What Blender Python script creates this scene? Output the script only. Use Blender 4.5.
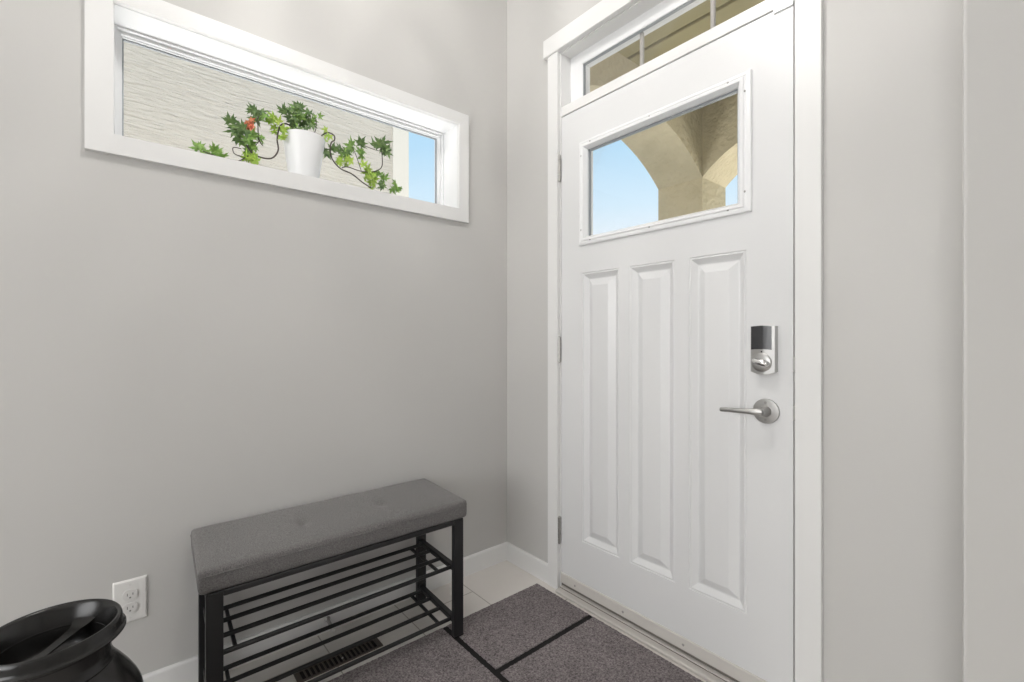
import bpy, bmesh, math, random
from mathutils import Vector, Matrix

# ------------------------------------------------------------------ clear
for o in list(bpy.data.objects):
    bpy.data.objects.remove(o)
scene = bpy.context.scene
COL = scene.collection
R = math.radians

# ------------------------------------------------------------------ camera
cam_d = bpy.data.cameras.new('camera')
cam_d.sensor_width = 36.0
cam_d.lens = 462.21 / 1024 * 36.0
cam_d.shift_y = -0.0026
cam_d.clip_start = 0.02
cam = bpy.data.objects.new('camera', cam_d)
COL.objects.link(cam)
cam.location = (1.782, -1.468, 1.099)
cam.rotation_euler = (R(90), 0, R(49.886))
scene.camera = cam

# ------------------------------------------------------------------ sky
world = bpy.data.worlds.new('sky')
scene.world = world
world.use_nodes = True
wn = world.node_tree
wn.nodes.clear()
w_out = wn.nodes.new('ShaderNodeOutputWorld')
w_bg = wn.nodes.new('ShaderNodeBackground')
w_tc = wn.nodes.new('ShaderNodeTexCoord')
w_sep = wn.nodes.new('ShaderNodeSeparateXYZ')
w_ramp = wn.nodes.new('ShaderNodeValToRGB')
wn.links.new(w_tc.outputs['Generated'], w_sep.inputs[0])
wn.links.new(w_sep.outputs['Z'], w_ramp.inputs[0])
wn.links.new(w_ramp.outputs[0], w_bg.inputs[0])
wn.links.new(w_bg.outputs[0], w_out.inputs[0])
cr = w_ramp.color_ramp
cr.elements[0].position = 0.0
cr.elements[0].color = (.88, .93, 1.0, 1)
cr.elements[1].position = 1.0
cr.elements[1].color = (.25, .50, .85, 1)
for pos, c in ((.19, (.88, .94, 1.0)), (.27, (.69, .87, 1.0)), (.38, (.50, .76, .97))):
    e = cr.elements.new(pos)
    e.color = (*c, 1)
w_bg.inputs[1].default_value = 1.0

# ------------------------------------------------------------------ sun and lamps
def lamp(name, typ, loc, rot, energy, color, size=None, size_y=None, **kw):
    d = bpy.data.lights.new(name, typ)
    d.energy = energy
    d.color = color
    if typ == 'AREA':
        d.shape = 'RECTANGLE' if size_y else 'DISK'
        d.size = size
        if size_y:
            d.size_y = size_y
    for k, v in kw.items():
        setattr(d, k, v)
    o = bpy.data.objects.new(name, d)
    o.location = loc
    o.rotation_euler = rot
    COL.objects.link(o)
    return o

sun = lamp('sun', 'SUN', (3, -3, 8), (0, 0, 0), 3.4, (1.0, .955, .89), angle=R(1.0))
sun.rotation_euler = Vector((-0.70, 0.35, -0.80)).to_track_quat('-Z', 'Y').to_euler()

# the hall's pendant: a lamp in a ribbed glass shade, which throws soft upright streaks on the walls
pend = lamp('hall_pendant_lamp', 'POINT', (.95, -1.05, 2.76), (0, 0, 0), 1.0, (1.0, .975, .95), shadow_soft_size=.11)
pend.data.use_nodes = True
pn = pend.data.node_tree
p_em = pn.nodes['Emission']
p_ge = pn.nodes.new('ShaderNodeNewGeometry')
p_mp = pn.nodes.new('ShaderNodeMapping')
p_mp.inputs['Scale'].default_value = (6, 6, 1.7)
p_no = pn.nodes.new('ShaderNodeTexNoise')
p_no.inputs['Scale'].default_value = 1.7
p_no.inputs['Detail'].default_value = 3
p_ra = pn.nodes.new('ShaderNodeMapRange')
p_ra.inputs['From Min'].default_value = .36
p_ra.inputs['From Max'].default_value = .64
p_ra.inputs['To Min'].default_value = 13
p_ra.inputs['To Max'].default_value = 39
pn.links.new(p_ge.outputs['Incoming'], p_mp.inputs[0])
pn.links.new(p_mp.outputs[0], p_no.inputs['Vector'])
pn.links.new(p_no.outputs['Fac'], p_ra.inputs['Value'])
pn.links.new(p_ra.outputs['Result'], p_em.inputs['Strength'])
# added area light behind the camera, standing in for unseen room windows
lamp('rear_fill_light', 'AREA', (1.9, -4.65, 1.6), (R(90), 0, R(6)), 92, (.985, .99, 1.0), 2.8, 1.9)
# unseen fill lights added low outdoors to brighten the porch and window jambs
lamp('porch_fill_light', 'AREA', (1.2, 4.2, -.2), (R(-128), 0, 0), 300, (1.0, .955, .86), 3.6, 2.2)
lamp('window_jamb_fill_light', 'AREA', (-1.05, -.85, .75), (0, R(-150), 0), 40, (1.0, .985, .96), .7, 1.9)

# ------------------------------------------------------------------ exposure
scene.view_settings.view_transform = 'Standard'
scene.view_settings.look = 'None'
scene.view_settings.gamma = 1.0
scene.view_settings.exposure = 0.0
scene.view_settings.use_curve_mapping = False

# ------------------------------------------------------------------ materials
def mat(name, color, rough=.5, metal=0.0, spec=.5, noise=None, bump=None, coat=0.0):
    """noise=(scale, amount, color2) mottles the colour; bump=(scale, strength, distance, stretch)."""
    m = bpy.data.materials.new(name)
    m.use_nodes = True
    nt = m.node_tree
    b = nt.nodes['Principled BSDF']
    b.inputs['Base Color'].default_value = (*color, 1)
    b.inputs['Roughness'].default_value = rough
    b.inputs['Metallic'].default_value = metal
    b.inputs['Specular IOR Level'].default_value = spec
    b.inputs['Coat Weight'].default_value = coat
    tc = nt.nodes.new('ShaderNodeTexCoord')
    if noise:
        n = nt.nodes.new('ShaderNodeTexNoise')
        n.inputs['Scale'].default_value = noise[0]
        n.inputs['Detail'].default_value = 5
        nt.links.new(tc.outputs['Object'], n.inputs['Vector'])
        r = nt.nodes.new('ShaderNodeValToRGB')
        r.color_ramp.elements[0].position = .5 - noise[1]
        r.color_ramp.elements[1].position = .5 + noise[1]
        r.color_ramp.elements[0].color = (*color, 1)
        r.color_ramp.elements[1].color = (*noise[2], 1)
        nt.links.new(n.outputs['Fac'], r.inputs[0])
        nt.links.new(r.outputs[0], b.inputs['Base Color'])
    if bump:
        n = nt.nodes.new('ShaderNodeTexNoise')
        n.inputs['Scale'].default_value = bump[0]
        n.inputs['Detail'].default_value = 4
        mp = nt.nodes.new('ShaderNodeMapping')
        mp.inputs['Scale'].default_value = bump[3] if len(bump) > 3 else (1, 1, 1)
        nt.links.new(tc.outputs['Object'], mp.inputs[0])
        nt.links.new(mp.outputs[0], n.inputs['Vector'])
        bp = nt.nodes.new('ShaderNodeBump')
        bp.inputs['Strength'].default_value = bump[1]
        bp.inputs['Distance'].default_value = bump[2]
        nt.links.new(n.outputs['Fac'], bp.inputs['Height'])
        nt.links.new(bp.outputs[0], b.inputs['Normal'])
    return m

def glass_mat(name, tint=(1, 1, 1), refl=.06):
    m = bpy.data.materials.new(name)
    m.use_nodes = True
    nt = m.node_tree
    nt.nodes.clear()
    out = nt.nodes.new('ShaderNodeOutputMaterial')
    mix = nt.nodes.new('ShaderNodeMixShader')
    tr = nt.nodes.new('ShaderNodeBsdfTransparent')
    gl = nt.nodes.new('ShaderNodeBsdfGlossy')
    fr = nt.nodes.new('ShaderNodeFresnel')
    mul = nt.nodes.new('ShaderNodeMath')
    mul.operation = 'MULTIPLY'
    mul.inputs[1].default_value = refl * 8
    fr.inputs['IOR'].default_value = 1.45
    tr.inputs[0].default_value = (*tint, 1)
    gl.inputs['Roughness'].default_value = .02
    nt.links.new(fr.outputs[0], mul.inputs[0])
    nt.links.new(mul.outputs[0], mix.inputs[0])
    nt.links.new(tr.outputs[0], mix.inputs[1])
    nt.links.new(gl.outputs[0], mix.inputs[2])
    nt.links.new(mix.outputs[0], out.inputs[0])
    return m

M = {}
M['wall'] = mat('warm_grey_wall_paint', (.582, .574, .556), .55, spec=.25, bump=(220, .06, .002))
M['wall_far'] = mat('warm_grey_wall_paint_plain', (.582, .574, .556), .6, spec=.2)
M['ceiling'] = mat('white_ceiling_paint', (.85, .84, .82), .9, spec=.1)
M['trim'] = mat('white_trim_paint', (.80, .798, .788), .38)
M['door'] = mat('white_door_paint', (.755, .758, .76), .36)
M['vinyl'] = mat('white_window_vinyl', (.86, .865, .87), .3)
M['muntin'] = mat('grey_muntin', (.42, .40, .375), .4)
M['nickel'] = mat('satin_nickel', (.47, .465, .455), .38, metal=1.0)
M['chrome'] = mat('polished_chrome', (.78, .78, .78), .12, metal=1.0)
M['hinge'] = mat('worn_hinge_steel', (.50, .49, .47), .38, metal=1.0)
M['lock_black'] = mat('dark_gloss_plastic', (.028, .029, .032), .2, coat=.4)
M['screw'] = mat('screw_steel', (.36, .35, .34), .4, metal=.7)
M['slot_grey'] = mat('shaded_slot', (.22, .215, .21), .7)
M['hole'] = mat('dark_recess', (.02, .02, .02), .8)
M['spacer'] = mat('grey_glass_spacer', (.33, .35, .37), .45, metal=.3)
M['weather'] = mat('grey_weatherstrip', (.40, .39, .37), .7)
M['sweep'] = mat('beige_door_sweep', (.60, .575, .54), .45)
M['threshold'] = mat('aluminium_threshold', (.56, .53, .50), .42, metal=.15)
M['groove'] = mat('dark_rubber_gap', (.19, .175, .155), .8)
M['black_metal'] = mat('black_powder_coat', (.012, .012, .013), .42, spec=.45)
M['can'] = mat('black_enamel', (.010, .0096, .0092), .24, spec=.5, bump=(40, .05, .003))
M['pot'] = mat('white_plastic_pot', (.88, .885, .89), .35)
M['plate'] = mat('white_outlet_plastic', (.80, .79, .77), .3)
M['plate_face'] = mat('white_receptacle_plastic', (.74, .73, .71), .3)
M['register'] = mat('brown_register_metal', (.10, .085, .073), .5, metal=.3)
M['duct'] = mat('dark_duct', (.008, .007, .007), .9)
M['stem'] = mat('brown_vine_stem', (.07, .055, .045), .7)
M['soil'] = mat('dark_potting_soil', (.05, .035, .025), .95)
M['leaf_dark'] = mat('dark_green_leaf', (.05, .115, .03), .5, noise=(60, .2, (.14, .22, .06)))
M['leaf_mid'] = mat('mid_green_leaf', (.10, .23, .035), .45, noise=(60, .2, (.22, .36, .07)))
M['leaf_lime'] = mat('lime_green_leaf', (.22, .40, .03), .45, noise=(60, .2, (.40, .52, .09)))
M['leaf_red'] = mat('reddish_leaf', (.50, .09, .04), .5, noise=(60, .2, (.55, .22, .10)))
M['glass'] = glass_mat('clear_window_glass', refl=.02)
M['stucco_porch'] = mat('tan_porch_stucco', (.52, .455, .315), .95, spec=.1, noise=(9, .3, (.60, .53, .38)), bump=(34, .8, .018))
M['soffit'] = mat('olive_soffit_board', (.30, .265, .15), .8, spec=.15)
M['soffit_dark'] = mat('brown_soffit_beam', (.20, .16, .10), .8, spec=.15)
M['concrete'] = mat('grey_concrete', (.50, .48, .45), .9, noise=(9, .3, (.46, .45, .43)))
M['lawn'] = mat('pale_concrete_ground', (.46, .44, .40), .95, noise=(3, .3, (.54, .52, .47)))
M['exterior_white'] = mat('pale_corner_board', (.56, .535, .48), .8)
M['fascia'] = mat('white_fascia', (.8, .8, .79), .6)

def cushion_mat():
    m = mat('grey_linen_fabric', (.094, .089, .087), .95, spec=.15, noise=(340, .17, (.205, .196, .192)), bump=(700, .35, .002))
    nt = m.node_tree
    b = nt.nodes['Principled BSDF']
    b.inputs['Sheen Weight'].default_value = .25
    return m
M['cushion'] = cushion_mat()

def carpet_mat():
    m = bpy.data.materials.new('charcoal_mat_pile')
    m.use_nodes = True
    nt = m.node_tree
    b = nt.nodes['Principled BSDF']
    b.inputs['Roughness'].default_value = 1.0
    b.inputs['Specular IOR Level'].default_value = .05
    tc = nt.nodes.new('ShaderNodeTexCoord')
    n = nt.nodes.new('ShaderNodeTexNoise')
    n.inputs['Scale'].default_value = 175
    n.inputs['Detail'].default_value = 6
    n.inputs['Roughness'].default_value = .75
    r = nt.nodes.new('ShaderNodeValToRGB')
    e = r.color_ramp.elements
    e[0].position, e[1].position = .36, .66
    e[0].color = (.082, .070, .071, 1)
    e[1].color = (.43, .385, .385, 1)
    n2 = nt.nodes.new('ShaderNodeTexNoise')
    n2.inputs['Scale'].default_value = 9
    mx = nt.nodes.new('ShaderNodeMix')
    mx.data_type = 'RGBA'
    mx.blend_type = 'MULTIPLY'
    mx.inputs[0].default_value = .35
    nt.links.new(tc.outputs['Object'], n.inputs['Vector'])
    nt.links.new(tc.outputs['Object'], n2.inputs['Vector'])
    nt.links.new(n.outputs['Fac'], r.inputs[0])
    nt.links.new(r.outputs[0], mx.inputs['A'])
    nt.links.new(n2.outputs['Fac'], mx.inputs['B'])
    nt.links.new(mx.outputs['Result'], b.inputs['Base Color'])
    bp = nt.nodes.new('ShaderNodeBump')
    bp.inputs['Strength'].default_value = .7
    bp.inputs['Distance'].default_value = .004
    nt.links.new(n.outputs['Fac'], bp.inputs['Height'])
    nt.links.new(bp.outputs[0], b.inputs['Normal'])
    return m
M['carpet'] = carpet_mat()
M['rubber'] = mat('black_mat_rubber', (.014, .013, .013), .85, spec=.2)

def tile_mat():
    """Beige floor tiles, 0.61 m along x and 0.305 m along y, in running bond (world coordinates)."""
    m = bpy.data.materials.new('beige_floor_tile')
    m.use_nodes = True
    nt = m.node_tree
    b = nt.nodes['Principled BSDF']
    b.inputs['Roughness'].default_value = .42
    b.inputs['Specular IOR Level'].default_value = .4
    tc = nt.nodes.new('ShaderNodeTexCoord')
    mp = nt.nodes.new('ShaderNodeMapping')
    mp.inputs['Location'].default_value = (-.138 + 6.1, .306 + 6.1, 0)
    br = nt.nodes.new('ShaderNodeTexBrick')
    br.offset = .5
    br.inputs['Scale'].default_value = 1.0
    br.inputs['Brick Width'].default_value = .61
    br.inputs['Row Height'].default_value = .305
    br.inputs['Mortar Size'].default_value = .0022
    br.inputs['Mortar Smooth'].default_value = .1
    br.inputs['Bias'].default_value = 0
    br.inputs['Color1'].default_value = (.74, .705, .665, 1)
    br.inputs['Color2'].default_value = (.77, .735, .695, 1)
    br.inputs['Mortar'].default_value = (.40, .365, .325, 1)
    n = nt.nodes.new('ShaderNodeTexNoise')
    n.inputs['Scale'].default_value = 5
    n.inputs['Detail'].default_value = 6
    mx = nt.nodes.new('ShaderNodeMix')
    mx.data_type = 'RGBA'
    mx.blend_type = 'MULTIPLY'
    mx.inputs[0].default_value = .12
    nt.links.new(tc.outputs['Object'], mp.inputs[0])
    nt.links.new(mp.outputs[0], br.inputs['Vector'])
    nt.links.new(tc.outputs['Object'], n.inputs['Vector'])
    nt.links.new(br.outputs['Color'], mx.inputs['A'])
    nt.links.new(n.outputs['Fac'], mx.inputs['B'])
    nt.links.new(mx.outputs['Result'], b.inputs['Base Color'])
    bp = nt.nodes.new('ShaderNodeBump')
    bp.invert = True
    bp.inputs['Strength'].default_value = .5
    bp.inputs['Distance'].default_value = .002
    nt.links.new(br.outputs['Fac'], bp.inputs['Height'])
    nt.links.new(bp.outputs[0], b.inputs['Normal'])
    return m
M['tile'] = tile_mat()

def trowel_mat():
    """Pale stucco with long horizontal trowel ridges (wall in the y-z plane)."""
    m = bpy.data.materials.new('pale_trowelled_stucco')
    m.use_nodes = True
    nt = m.node_tree
    b = nt.nodes['Principled BSDF']
    b.inputs['Roughness'].default_value = .95
    b.inputs['Specular IOR Level'].default_value = .1
    b.inputs['Base Color'].default_value = (.51, .478, .425, 1)
    tc = nt.nodes.new('ShaderNodeTexCoord')
    mp = nt.nodes.new('ShaderNodeMapping')
    mp.inputs['Scale'].default_value = (1, 4.0, 36.0)
    n = nt.nodes.new('ShaderNodeTexNoise')
    n.inputs['Scale'].default_value = 1.6
    n.inputs['Detail'].default_value = 4
    n.inputs['Roughness'].default_value = .55
    n.inputs['Distortion'].default_value = .8
    nt.links.new(tc.outputs['Object'], mp.inputs[0])
    nt.links.new(mp.outputs[0], n.inputs['Vector'])
    r = nt.nodes.new('ShaderNodeValToRGB')
    r.color_ramp.elements[0].position, r.color_ramp.elements[1].position = .3, .7
    nt.links.new(n.outputs['Fac'], r.inputs[0])
    bp = nt.nodes.new('ShaderNodeBump')
    bp.inputs['Strength'].default_value = 1.0
    bp.inputs['Distance'].default_value = .009
    nt.links.new(r.outputs[0], bp.inputs['Height'])
    nt.links.new(bp.outputs[0], b.inputs['Normal'])
    return m
M['trowel'] = trowel_mat()

# ------------------------------------------------------------------ mesh builder
ORIGIN = {}

class MB:
    def __init__(self):
        self.bm = bmesh.new()

    def face(self, pts):
        vs = [self.bm.verts.new(p) for p in pts]
        try:
            return self.bm.faces.new(vs)
        except ValueError:
            return None

    def box(self, x0, x1, y0, y1, z0, z1, bevel=0.0, seg=2):
        vs = [self.bm.verts.new((x, y, z)) for x in (x0, x1) for y in (y0, y1) for z in (z0, z1)]
        idx = ((0, 1, 3, 2), (4, 6, 7, 5), (0, 4, 5, 1), (2, 3, 7, 6), (0, 2, 6, 4), (1, 5, 7, 3))
        fs = [self.bm.faces.new([vs[i] for i in f]) for f in idx]
        if bevel:
            es = list({e for f in fs for e in f.edges})
            bmesh.ops.bevel(self.bm, geom=es, offset=bevel, segments=seg, profile=.5, affect='EDGES')
        return self

    def prism(self, outline, axis, a, b):
        """Outline of 2-D points extruded along an axis ('x','y','z') from a to b."""
        def P(p, t):
            return {'x': (t, p[0], p[1]), 'y': (p[0], t, p[1]), 'z': (p[0], p[1], t)}[axis]
        A = [self.bm.verts.new(P(p, a)) for p in outline]
        B = [self.bm.verts.new(P(p, b)) for p in outline]
        n = len(outline)
        self.bm.faces.new(A)
        self.bm.faces.new(B[::-1])
        for i in range(n):
            self.bm.faces.new((A[i], B[i], B[(i + 1) % n], A[(i + 1) % n]))
        return self

    def tube(self, pts, r, seg=10, cap=True):
        pts = [Vector(p) for p in pts]
        rs = r if isinstance(r, (list, tuple)) else [r] * len(pts)
        rings = []
        prev = None
        for i, p in enumerate(pts):
            if i == 0:
                t = pts[1] - p
            elif i == len(pts) - 1:
                t = p - pts[i - 1]
            else:
                t = (pts[i + 1] - p).normalized() + (p - pts[i - 1]).normalized()
            t.normalize()
            if prev is None:
                up = Vector((0, 0, 1)) if abs(t.z) < .9 else Vector((1, 0, 0))
                s = t.cross(up).normalized()
            else:
                s = (prev - t * prev.dot(t)).normalized()
            prev = s
            u = t.cross(s)
            rings.append([self.bm.verts.new(p + (s * math.cos(a) + u * math.sin(a)) * rs[i])
                          for a in (2 * math.pi * k / seg for k in range(seg))])
        for A, B in zip(rings, rings[1:]):
            for k in range(seg):
                self.bm.faces.new((A[k], A[(k + 1) % seg], B[(k + 1) % seg], B[k]))
        if cap:
            self.bm.faces.new(rings[0][::-1])
            self.bm.faces.new(rings[-1])
        return self

    def lathe(self, prof, c, seg=48, axis='z'):
        """Profile of (radius, height) revolved about an axis through c."""
        rings = []
        for r, h in prof:
            ring = []
            for k in range(seg):
                a = 2 * math.pi * k / seg
                if axis == 'z':
                    v = (c[0] + r * math.cos(a), c[1] + r * math.sin(a), c[2] + h)
                else:  # axis y, pointing into the room (-y)
                    v = (c[0] + r * math.cos(a), c[1] - h, c[2] + r * math.sin(a))
                ring.append(self.bm.verts.new(v))
            rings.append(ring)
        for A, B in zip(rings, rings[1:]):
            for k in range(seg):
                self.bm.faces.new((A[k], A[(k + 1) % seg], B[(k + 1) % seg], B[k]))
        self.bm.faces.new(rings[0])
        self.bm.faces.new(rings[-1])
        return self

    def loops(self, rects, y_of=None, cap=True):
        """Nested rectangles ((x0,x1,z0,z1), y) bridged one to the next in the x-z plane."""
        prev = None
        for (x0, x1, z0, z1), y in rects:
            ring = [self.bm.verts.new(p) for p in ((x0, y, z0), (x1, y, z0), (x1, y, z1), (x0, y, z1))]
            if prev:
                for i in range(4):
                    self.bm.faces.new((prev[i], prev[(i + 1) % 4], ring[(i + 1) % 4], ring[i]))
            prev = ring
        if cap:
            self.bm.faces.new(prev)
        return self

    def build(self, name, material, parent=None, smooth=False, auto=None):
        bm = self.bm
        top = parent
        while top and top.parent:
            top = top.parent
        if top and top.name.startswith('shoe_bench'):      # the bench stands slightly racked
            for v in bm.verts:
                v.co.y += .050 * (.3655 - v.co.x)
        bmesh.ops.remove_doubles(bm, verts=bm.verts, dist=1e-6)
        bmesh.ops.recalc_face_normals(bm, faces=bm.faces)
        xs = [v.co.x for v in bm.verts]
        ys = [v.co.y for v in bm.verts]
        zs = [v.co.z for v in bm.verts]
        org = Vector(((min(xs) + max(xs)) / 2, (min(ys) + max(ys)) / 2, min(zs)))
        if material in ('tile',):
            org = Vector((0, 0, 0))
        for v in bm.verts:
            v.co -= org
        me = bpy.data.meshes.new(name)
        bm.to_mesh(me)
        bm.free()
        me.materials.append(M[material])
        if smooth or auto:
            for p in me.polygons:
                p.use_smooth = True
        if auto:
            me.set_sharp_from_angle(angle=R(auto))
        o = bpy.data.objects.new(name, me)
        COL.objects.link(o)
        if parent:
            o.parent = parent
            o.location = org - ORIGIN[parent]
        else:
            o.location = org
        ORIGIN[o] = org
        return o

def rounded_box(x0, x1, y0, y1, z0, z1, r, n, fn=None):
    """Box with evenly divided, rounded faces; fn moves each point."""
    mb = MB()
    lo, hi = Vector((x0, y0, z0)), Vector((x1, y1, z1))
    def grid(ax, val):
        u, v = [a for a in range(3) if a != ax]
        nu, nv = n[u], n[v]
        pts = []
        for i in range(nu + 1):
            row = []
            for j in range(nv + 1):
                p = Vector((0, 0, 0))
                p[ax] = val
                # spacing is denser near the ends so that the rounding is smooth
                def s(t):
                    return .5 - .5 * math.cos(math.pi * t) if True else t
                p[u] = lo[u] + (hi[u] - lo[u]) * (.55 * i / nu + .45 * s(i / nu))
                p[v] = lo[v] + (hi[v] - lo[v]) * (.55 * j / nv + .45 * s(j / nv))
                q = Vector([min(max(p[a], lo[a] + r), hi[a] - r) for a in range(3)])
                d = p - q
                p = q + d.normalized() * r if d.length > 1e-9 else p
                if fn:
                    p = fn(p)
                row.append(mb.bm.verts.new(p))
            pts.append(row)
        for i in range(nu):
            for j in range(nv):
                mb.bm.faces.new((pts[i][j], pts[i + 1][j], pts[i + 1][j + 1], pts[i][j + 1]))
    for ax in range(3):
        grid(ax, lo[ax])
        grid(ax, hi[ax])
    bmesh.ops.remove_doubles(mb.bm, verts=mb.bm.verts, dist=1e-5)
    return mb

def tag(o, label=None, cat=None, group=None, kind=None):
    if label:
        o['label'] = label
    if cat:
        o['category'] = cat
    if group:
        o['group'] = group
    if kind:
        o['kind'] = kind
    return o

def empty(name, loc, label=None, cat=None, group=None, kind=None):
    o = bpy.data.objects.new(name, None)
    o.empty_display_size = .1
    o.location = loc
    COL.objects.link(o)
    ORIGIN[o] = Vector(loc)
    return tag(o, label, cat, group, kind)

# ================================================================== ROOM SHELL
H = 2.95
WX0, WX1 = -.20, 0.0            # left wall
WY = (-1.4885, -.2945)          # window opening
WZ = (1.6901, 2.0772)
DX = (.352, 1.310)              # door opening
DZ = 2.362

f = MB().box(-.2, 5.2, -4.9, .19, -.12, 0).build('floor', 'tile')
tag(f, 'beige rectangular tile floor of the entry hall', 'floor', kind='structure')
c = MB().box(-.2, 5.2, -4.9, .22, H, H + .15).build('ceiling', 'ceiling')
tag(c, 'white ceiling above the entry hall', 'ceiling', kind='structure')

w = MB()
w.box(WX0, WX1, -4.9, WY[0], 0, H)
w.box(WX0, WX1, WY[1], .2, 0, H)
w.box(WX0, WX1, WY[0], WY[1], 0, WZ[0])
w.box(WX0, WX1, WY[0], WY[1], WZ[1], H)
tag(w.build('wall_left', 'wall'), 'warm grey wall with the long high window and bench', 'wall', kind='structure')
w = MB()
w.box(0, DX[0], 0, .18, 0, H)
w.box(DX[1], 5.2, 0, .18, 0, H)
w.box(DX[0], DX[1], 0, .18, DZ, H)
tag(w.build('wall_front', 'wall'), 'warm grey wall around the white entry door', 'wall', kind='structure')
w = MB()
w.prism([(1.6565, .0), (1.6565, -.193), (1.6571, -.1965), (1.6588, -.1992), (1.6618, -.2000), (1.6648, -.1988), (2.02, .0)], 'z', 0, H)
tag(w.build('wall_right', 'wall', auto=40), 'grey wall face at the right edge beyond a bright corner bead', 'wall', kind='structure')
tag(MB().box(5.0, 5.2, -4.9, 0, 0, H).build('wall_far', 'wall_far'), 'grey wall behind the viewpoint on the right', 'wall', kind='structure')
tag(MB().box(0, 5.0, -4.9, -4.75, 0, H).build('wall_back', 'wall_far'), 'grey wall behind the viewpoint', 'wall', kind='structure')

# ---- baseboards: flat boards with an eased top edge
def board_profile(d, h):
    return [(0, 0), (d, 0), (d, h - .006), (d - .003, h - .001), (d - .006, h), (0, h)]
b = MB().prism([(x, z) for x, z in board_profile(.013, .0843)], 'y', -4.7, 0)
tag(b.build('baseboard_left', 'trim'), 'white baseboard along the window wall behind the bench', 'baseboard', kind='structure')
b = MB().prism([(-x, z) for x, z in board_profile(.013, .0843)], 'x', .013, .3065)
tag(b.build('baseboard_front', 'trim'), 'short white baseboard between the corner and the door casing', 'baseboard', kind='structure')
b = MB().prism([(-x, z) for x, z in board_profile(.013, .0843)], 'x', 1.3640, 1.6563)
tag(b.build('baseboard_right', 'trim'), 'short white baseboard to the right of the door casing', 'baseboard', kind='structure')

# ================================================================== DOOR FRAME (trim_1)
tr1 = empty('trim_1', (.83, 0, 0), 'white flat casing and jambs around the entry door and transom', 'door frame', kind='structure')
CAS = .018
cb = MB().box(.307, .3675, -CAS, 0, 0, 2.352, bevel=.0015, seg=1)
cb.build('side_casing', 'trim', tr1)
cb = MB().box(1.299, 1.3635, -CAS, 0, 0, 2.352, bevel=.0015, seg=1)
cb.build('side_casing', 'trim', tr1)
MB().box(.284, 1.394, -.024, 0, 2.352, 2.432, bevel=.002, seg=1).build('head_casing', 'trim', tr1)
MB().box(.352, .3725, 0, .18, 0, 2.362).build('side_jamb', 'trim', tr1)
MB().box(1.2925, 1.310, 0, .18, 0, 2.362).build('side_jamb', 'trim', tr1)
MB().box(.3725, 1.2925, 0, .18, 2.347, 2.362).build('head_jamb', 'trim', tr1)
MB().box(.3725, 1.2925, .0, .18, 2.0685, 2.110, bevel=.0015, seg=1).build('transom_bar', 'trim', tr1)
# door stops with grey weatherstrip behind the slab
ws = MB()
ws.box(.3725, .388, .047, .058, .034, 2.0675)
ws.box(1.277, 1.2925, .047, .058, .034, 2.0675)
ws.box(.388, 1.277, .047, .058, 2.052, 2.0675)
ws.build('weatherstrip', 'weather', tr1)
ds = MB()
ds.box(.3725, .384, .058, .10, .034, 2.0675)
ds.box(1.281, 1.2925, .058, .10, .034, 2.0675)
ds.box(.384, 1.281, .058, .10, 2.056, 2.0675)
ds.build('door_stop_strip', 'trim', tr1)
for z0, z1 in ((1.003, 1.046), (.863, .906)):
    sp = MB().box(1.2888, 1.2940, -.0018, .004, z0, z1, bevel=.0008, seg=1)
    sp.box(1.2888, 1.2972, -.003, -.001, z0 + .006, z1 - .006, bevel=.0006, seg=1)
    sp.build('strike_plate', 'nickel', tr1)['label'] = 'small satin metal strike plate'
# small white stop tab at the top corner of the frame
MB().box(1.238, 1.2905, -.006, -.0005, 2.052, 2.066, bevel=.001, seg=1).build('corner_seal', 'vinyl', tr1)

# ---- transom window (window_2)
tw = empty('window_2', (.83, .075, 2.11), 'narrow transom window of three panes over the entry door', 'window', kind='structure')
GX = (.443, 1.222)
GZ = (2.150, 2.2935)
fr = MB()
fr.box(.3725, GX[0], .062, .11, 2.110, 2.347)
fr.box(GX[1], 1.2925, .062, .11, 2.110, 2.347)
fr.box(GX[0], GX[1], .062, .11, GZ[1], 2.347)
fr.box(GX[0], GX[1], .062, .11, 2.110, GZ[0])
fr.build('sash', 'vinyl', tw)
gk = MB()
gk.box(GX[0], GX[0] + .0035, .066, .078, GZ[0], GZ[1])
gk.box(GX[1] - .0035, GX[1], .066, .078, GZ[0], GZ[1])
gk.box(GX[0], GX[1], .066, .078, GZ[1] - .0035, GZ[1])
gk.box(GX[0], GX[1], .066, .078, GZ[0], GZ[0] + .0035)
gk.build('gasket', 'spacer', tw)
for x in (.727, 1.0115):
    MB().box(x - .0075, x + .0075, .080, .092, GZ[0], GZ[1], bevel=.002, seg=1).build('muntin', 'muntin', tw)
MB().box(GX[0], GX[1], .076, .0785, GZ[0], GZ[1]).build('glass_pane', 'glass', tw)

# ---- threshold (trim_2)
th = empty('trim_2', (.83, 0, 0), 'greyish metal threshold under the entry door', 'threshold', kind='structure')
prof = [(-.036, 0), (-.036, .008), (-.030, .0115), (-.012, .0145), (-.010, .013), (-.007, .013), (-.005, .0175),
        (.004, .021), (.006, .019), (.012, .019), (.014, .024), (.045, .028), (.16, .022), (.16, 0)]
MB().prism(prof, 'x', .3729, 1.2891).build('sill_plate', 'threshold', th)
g = MB().box(.374, 1.288, -.0105, -.0062, .011, .0140)
g.box(.374, 1.288, .0055, .0125, .017, .0198)
g.build('groove_seal', 'groove', th)

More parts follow.
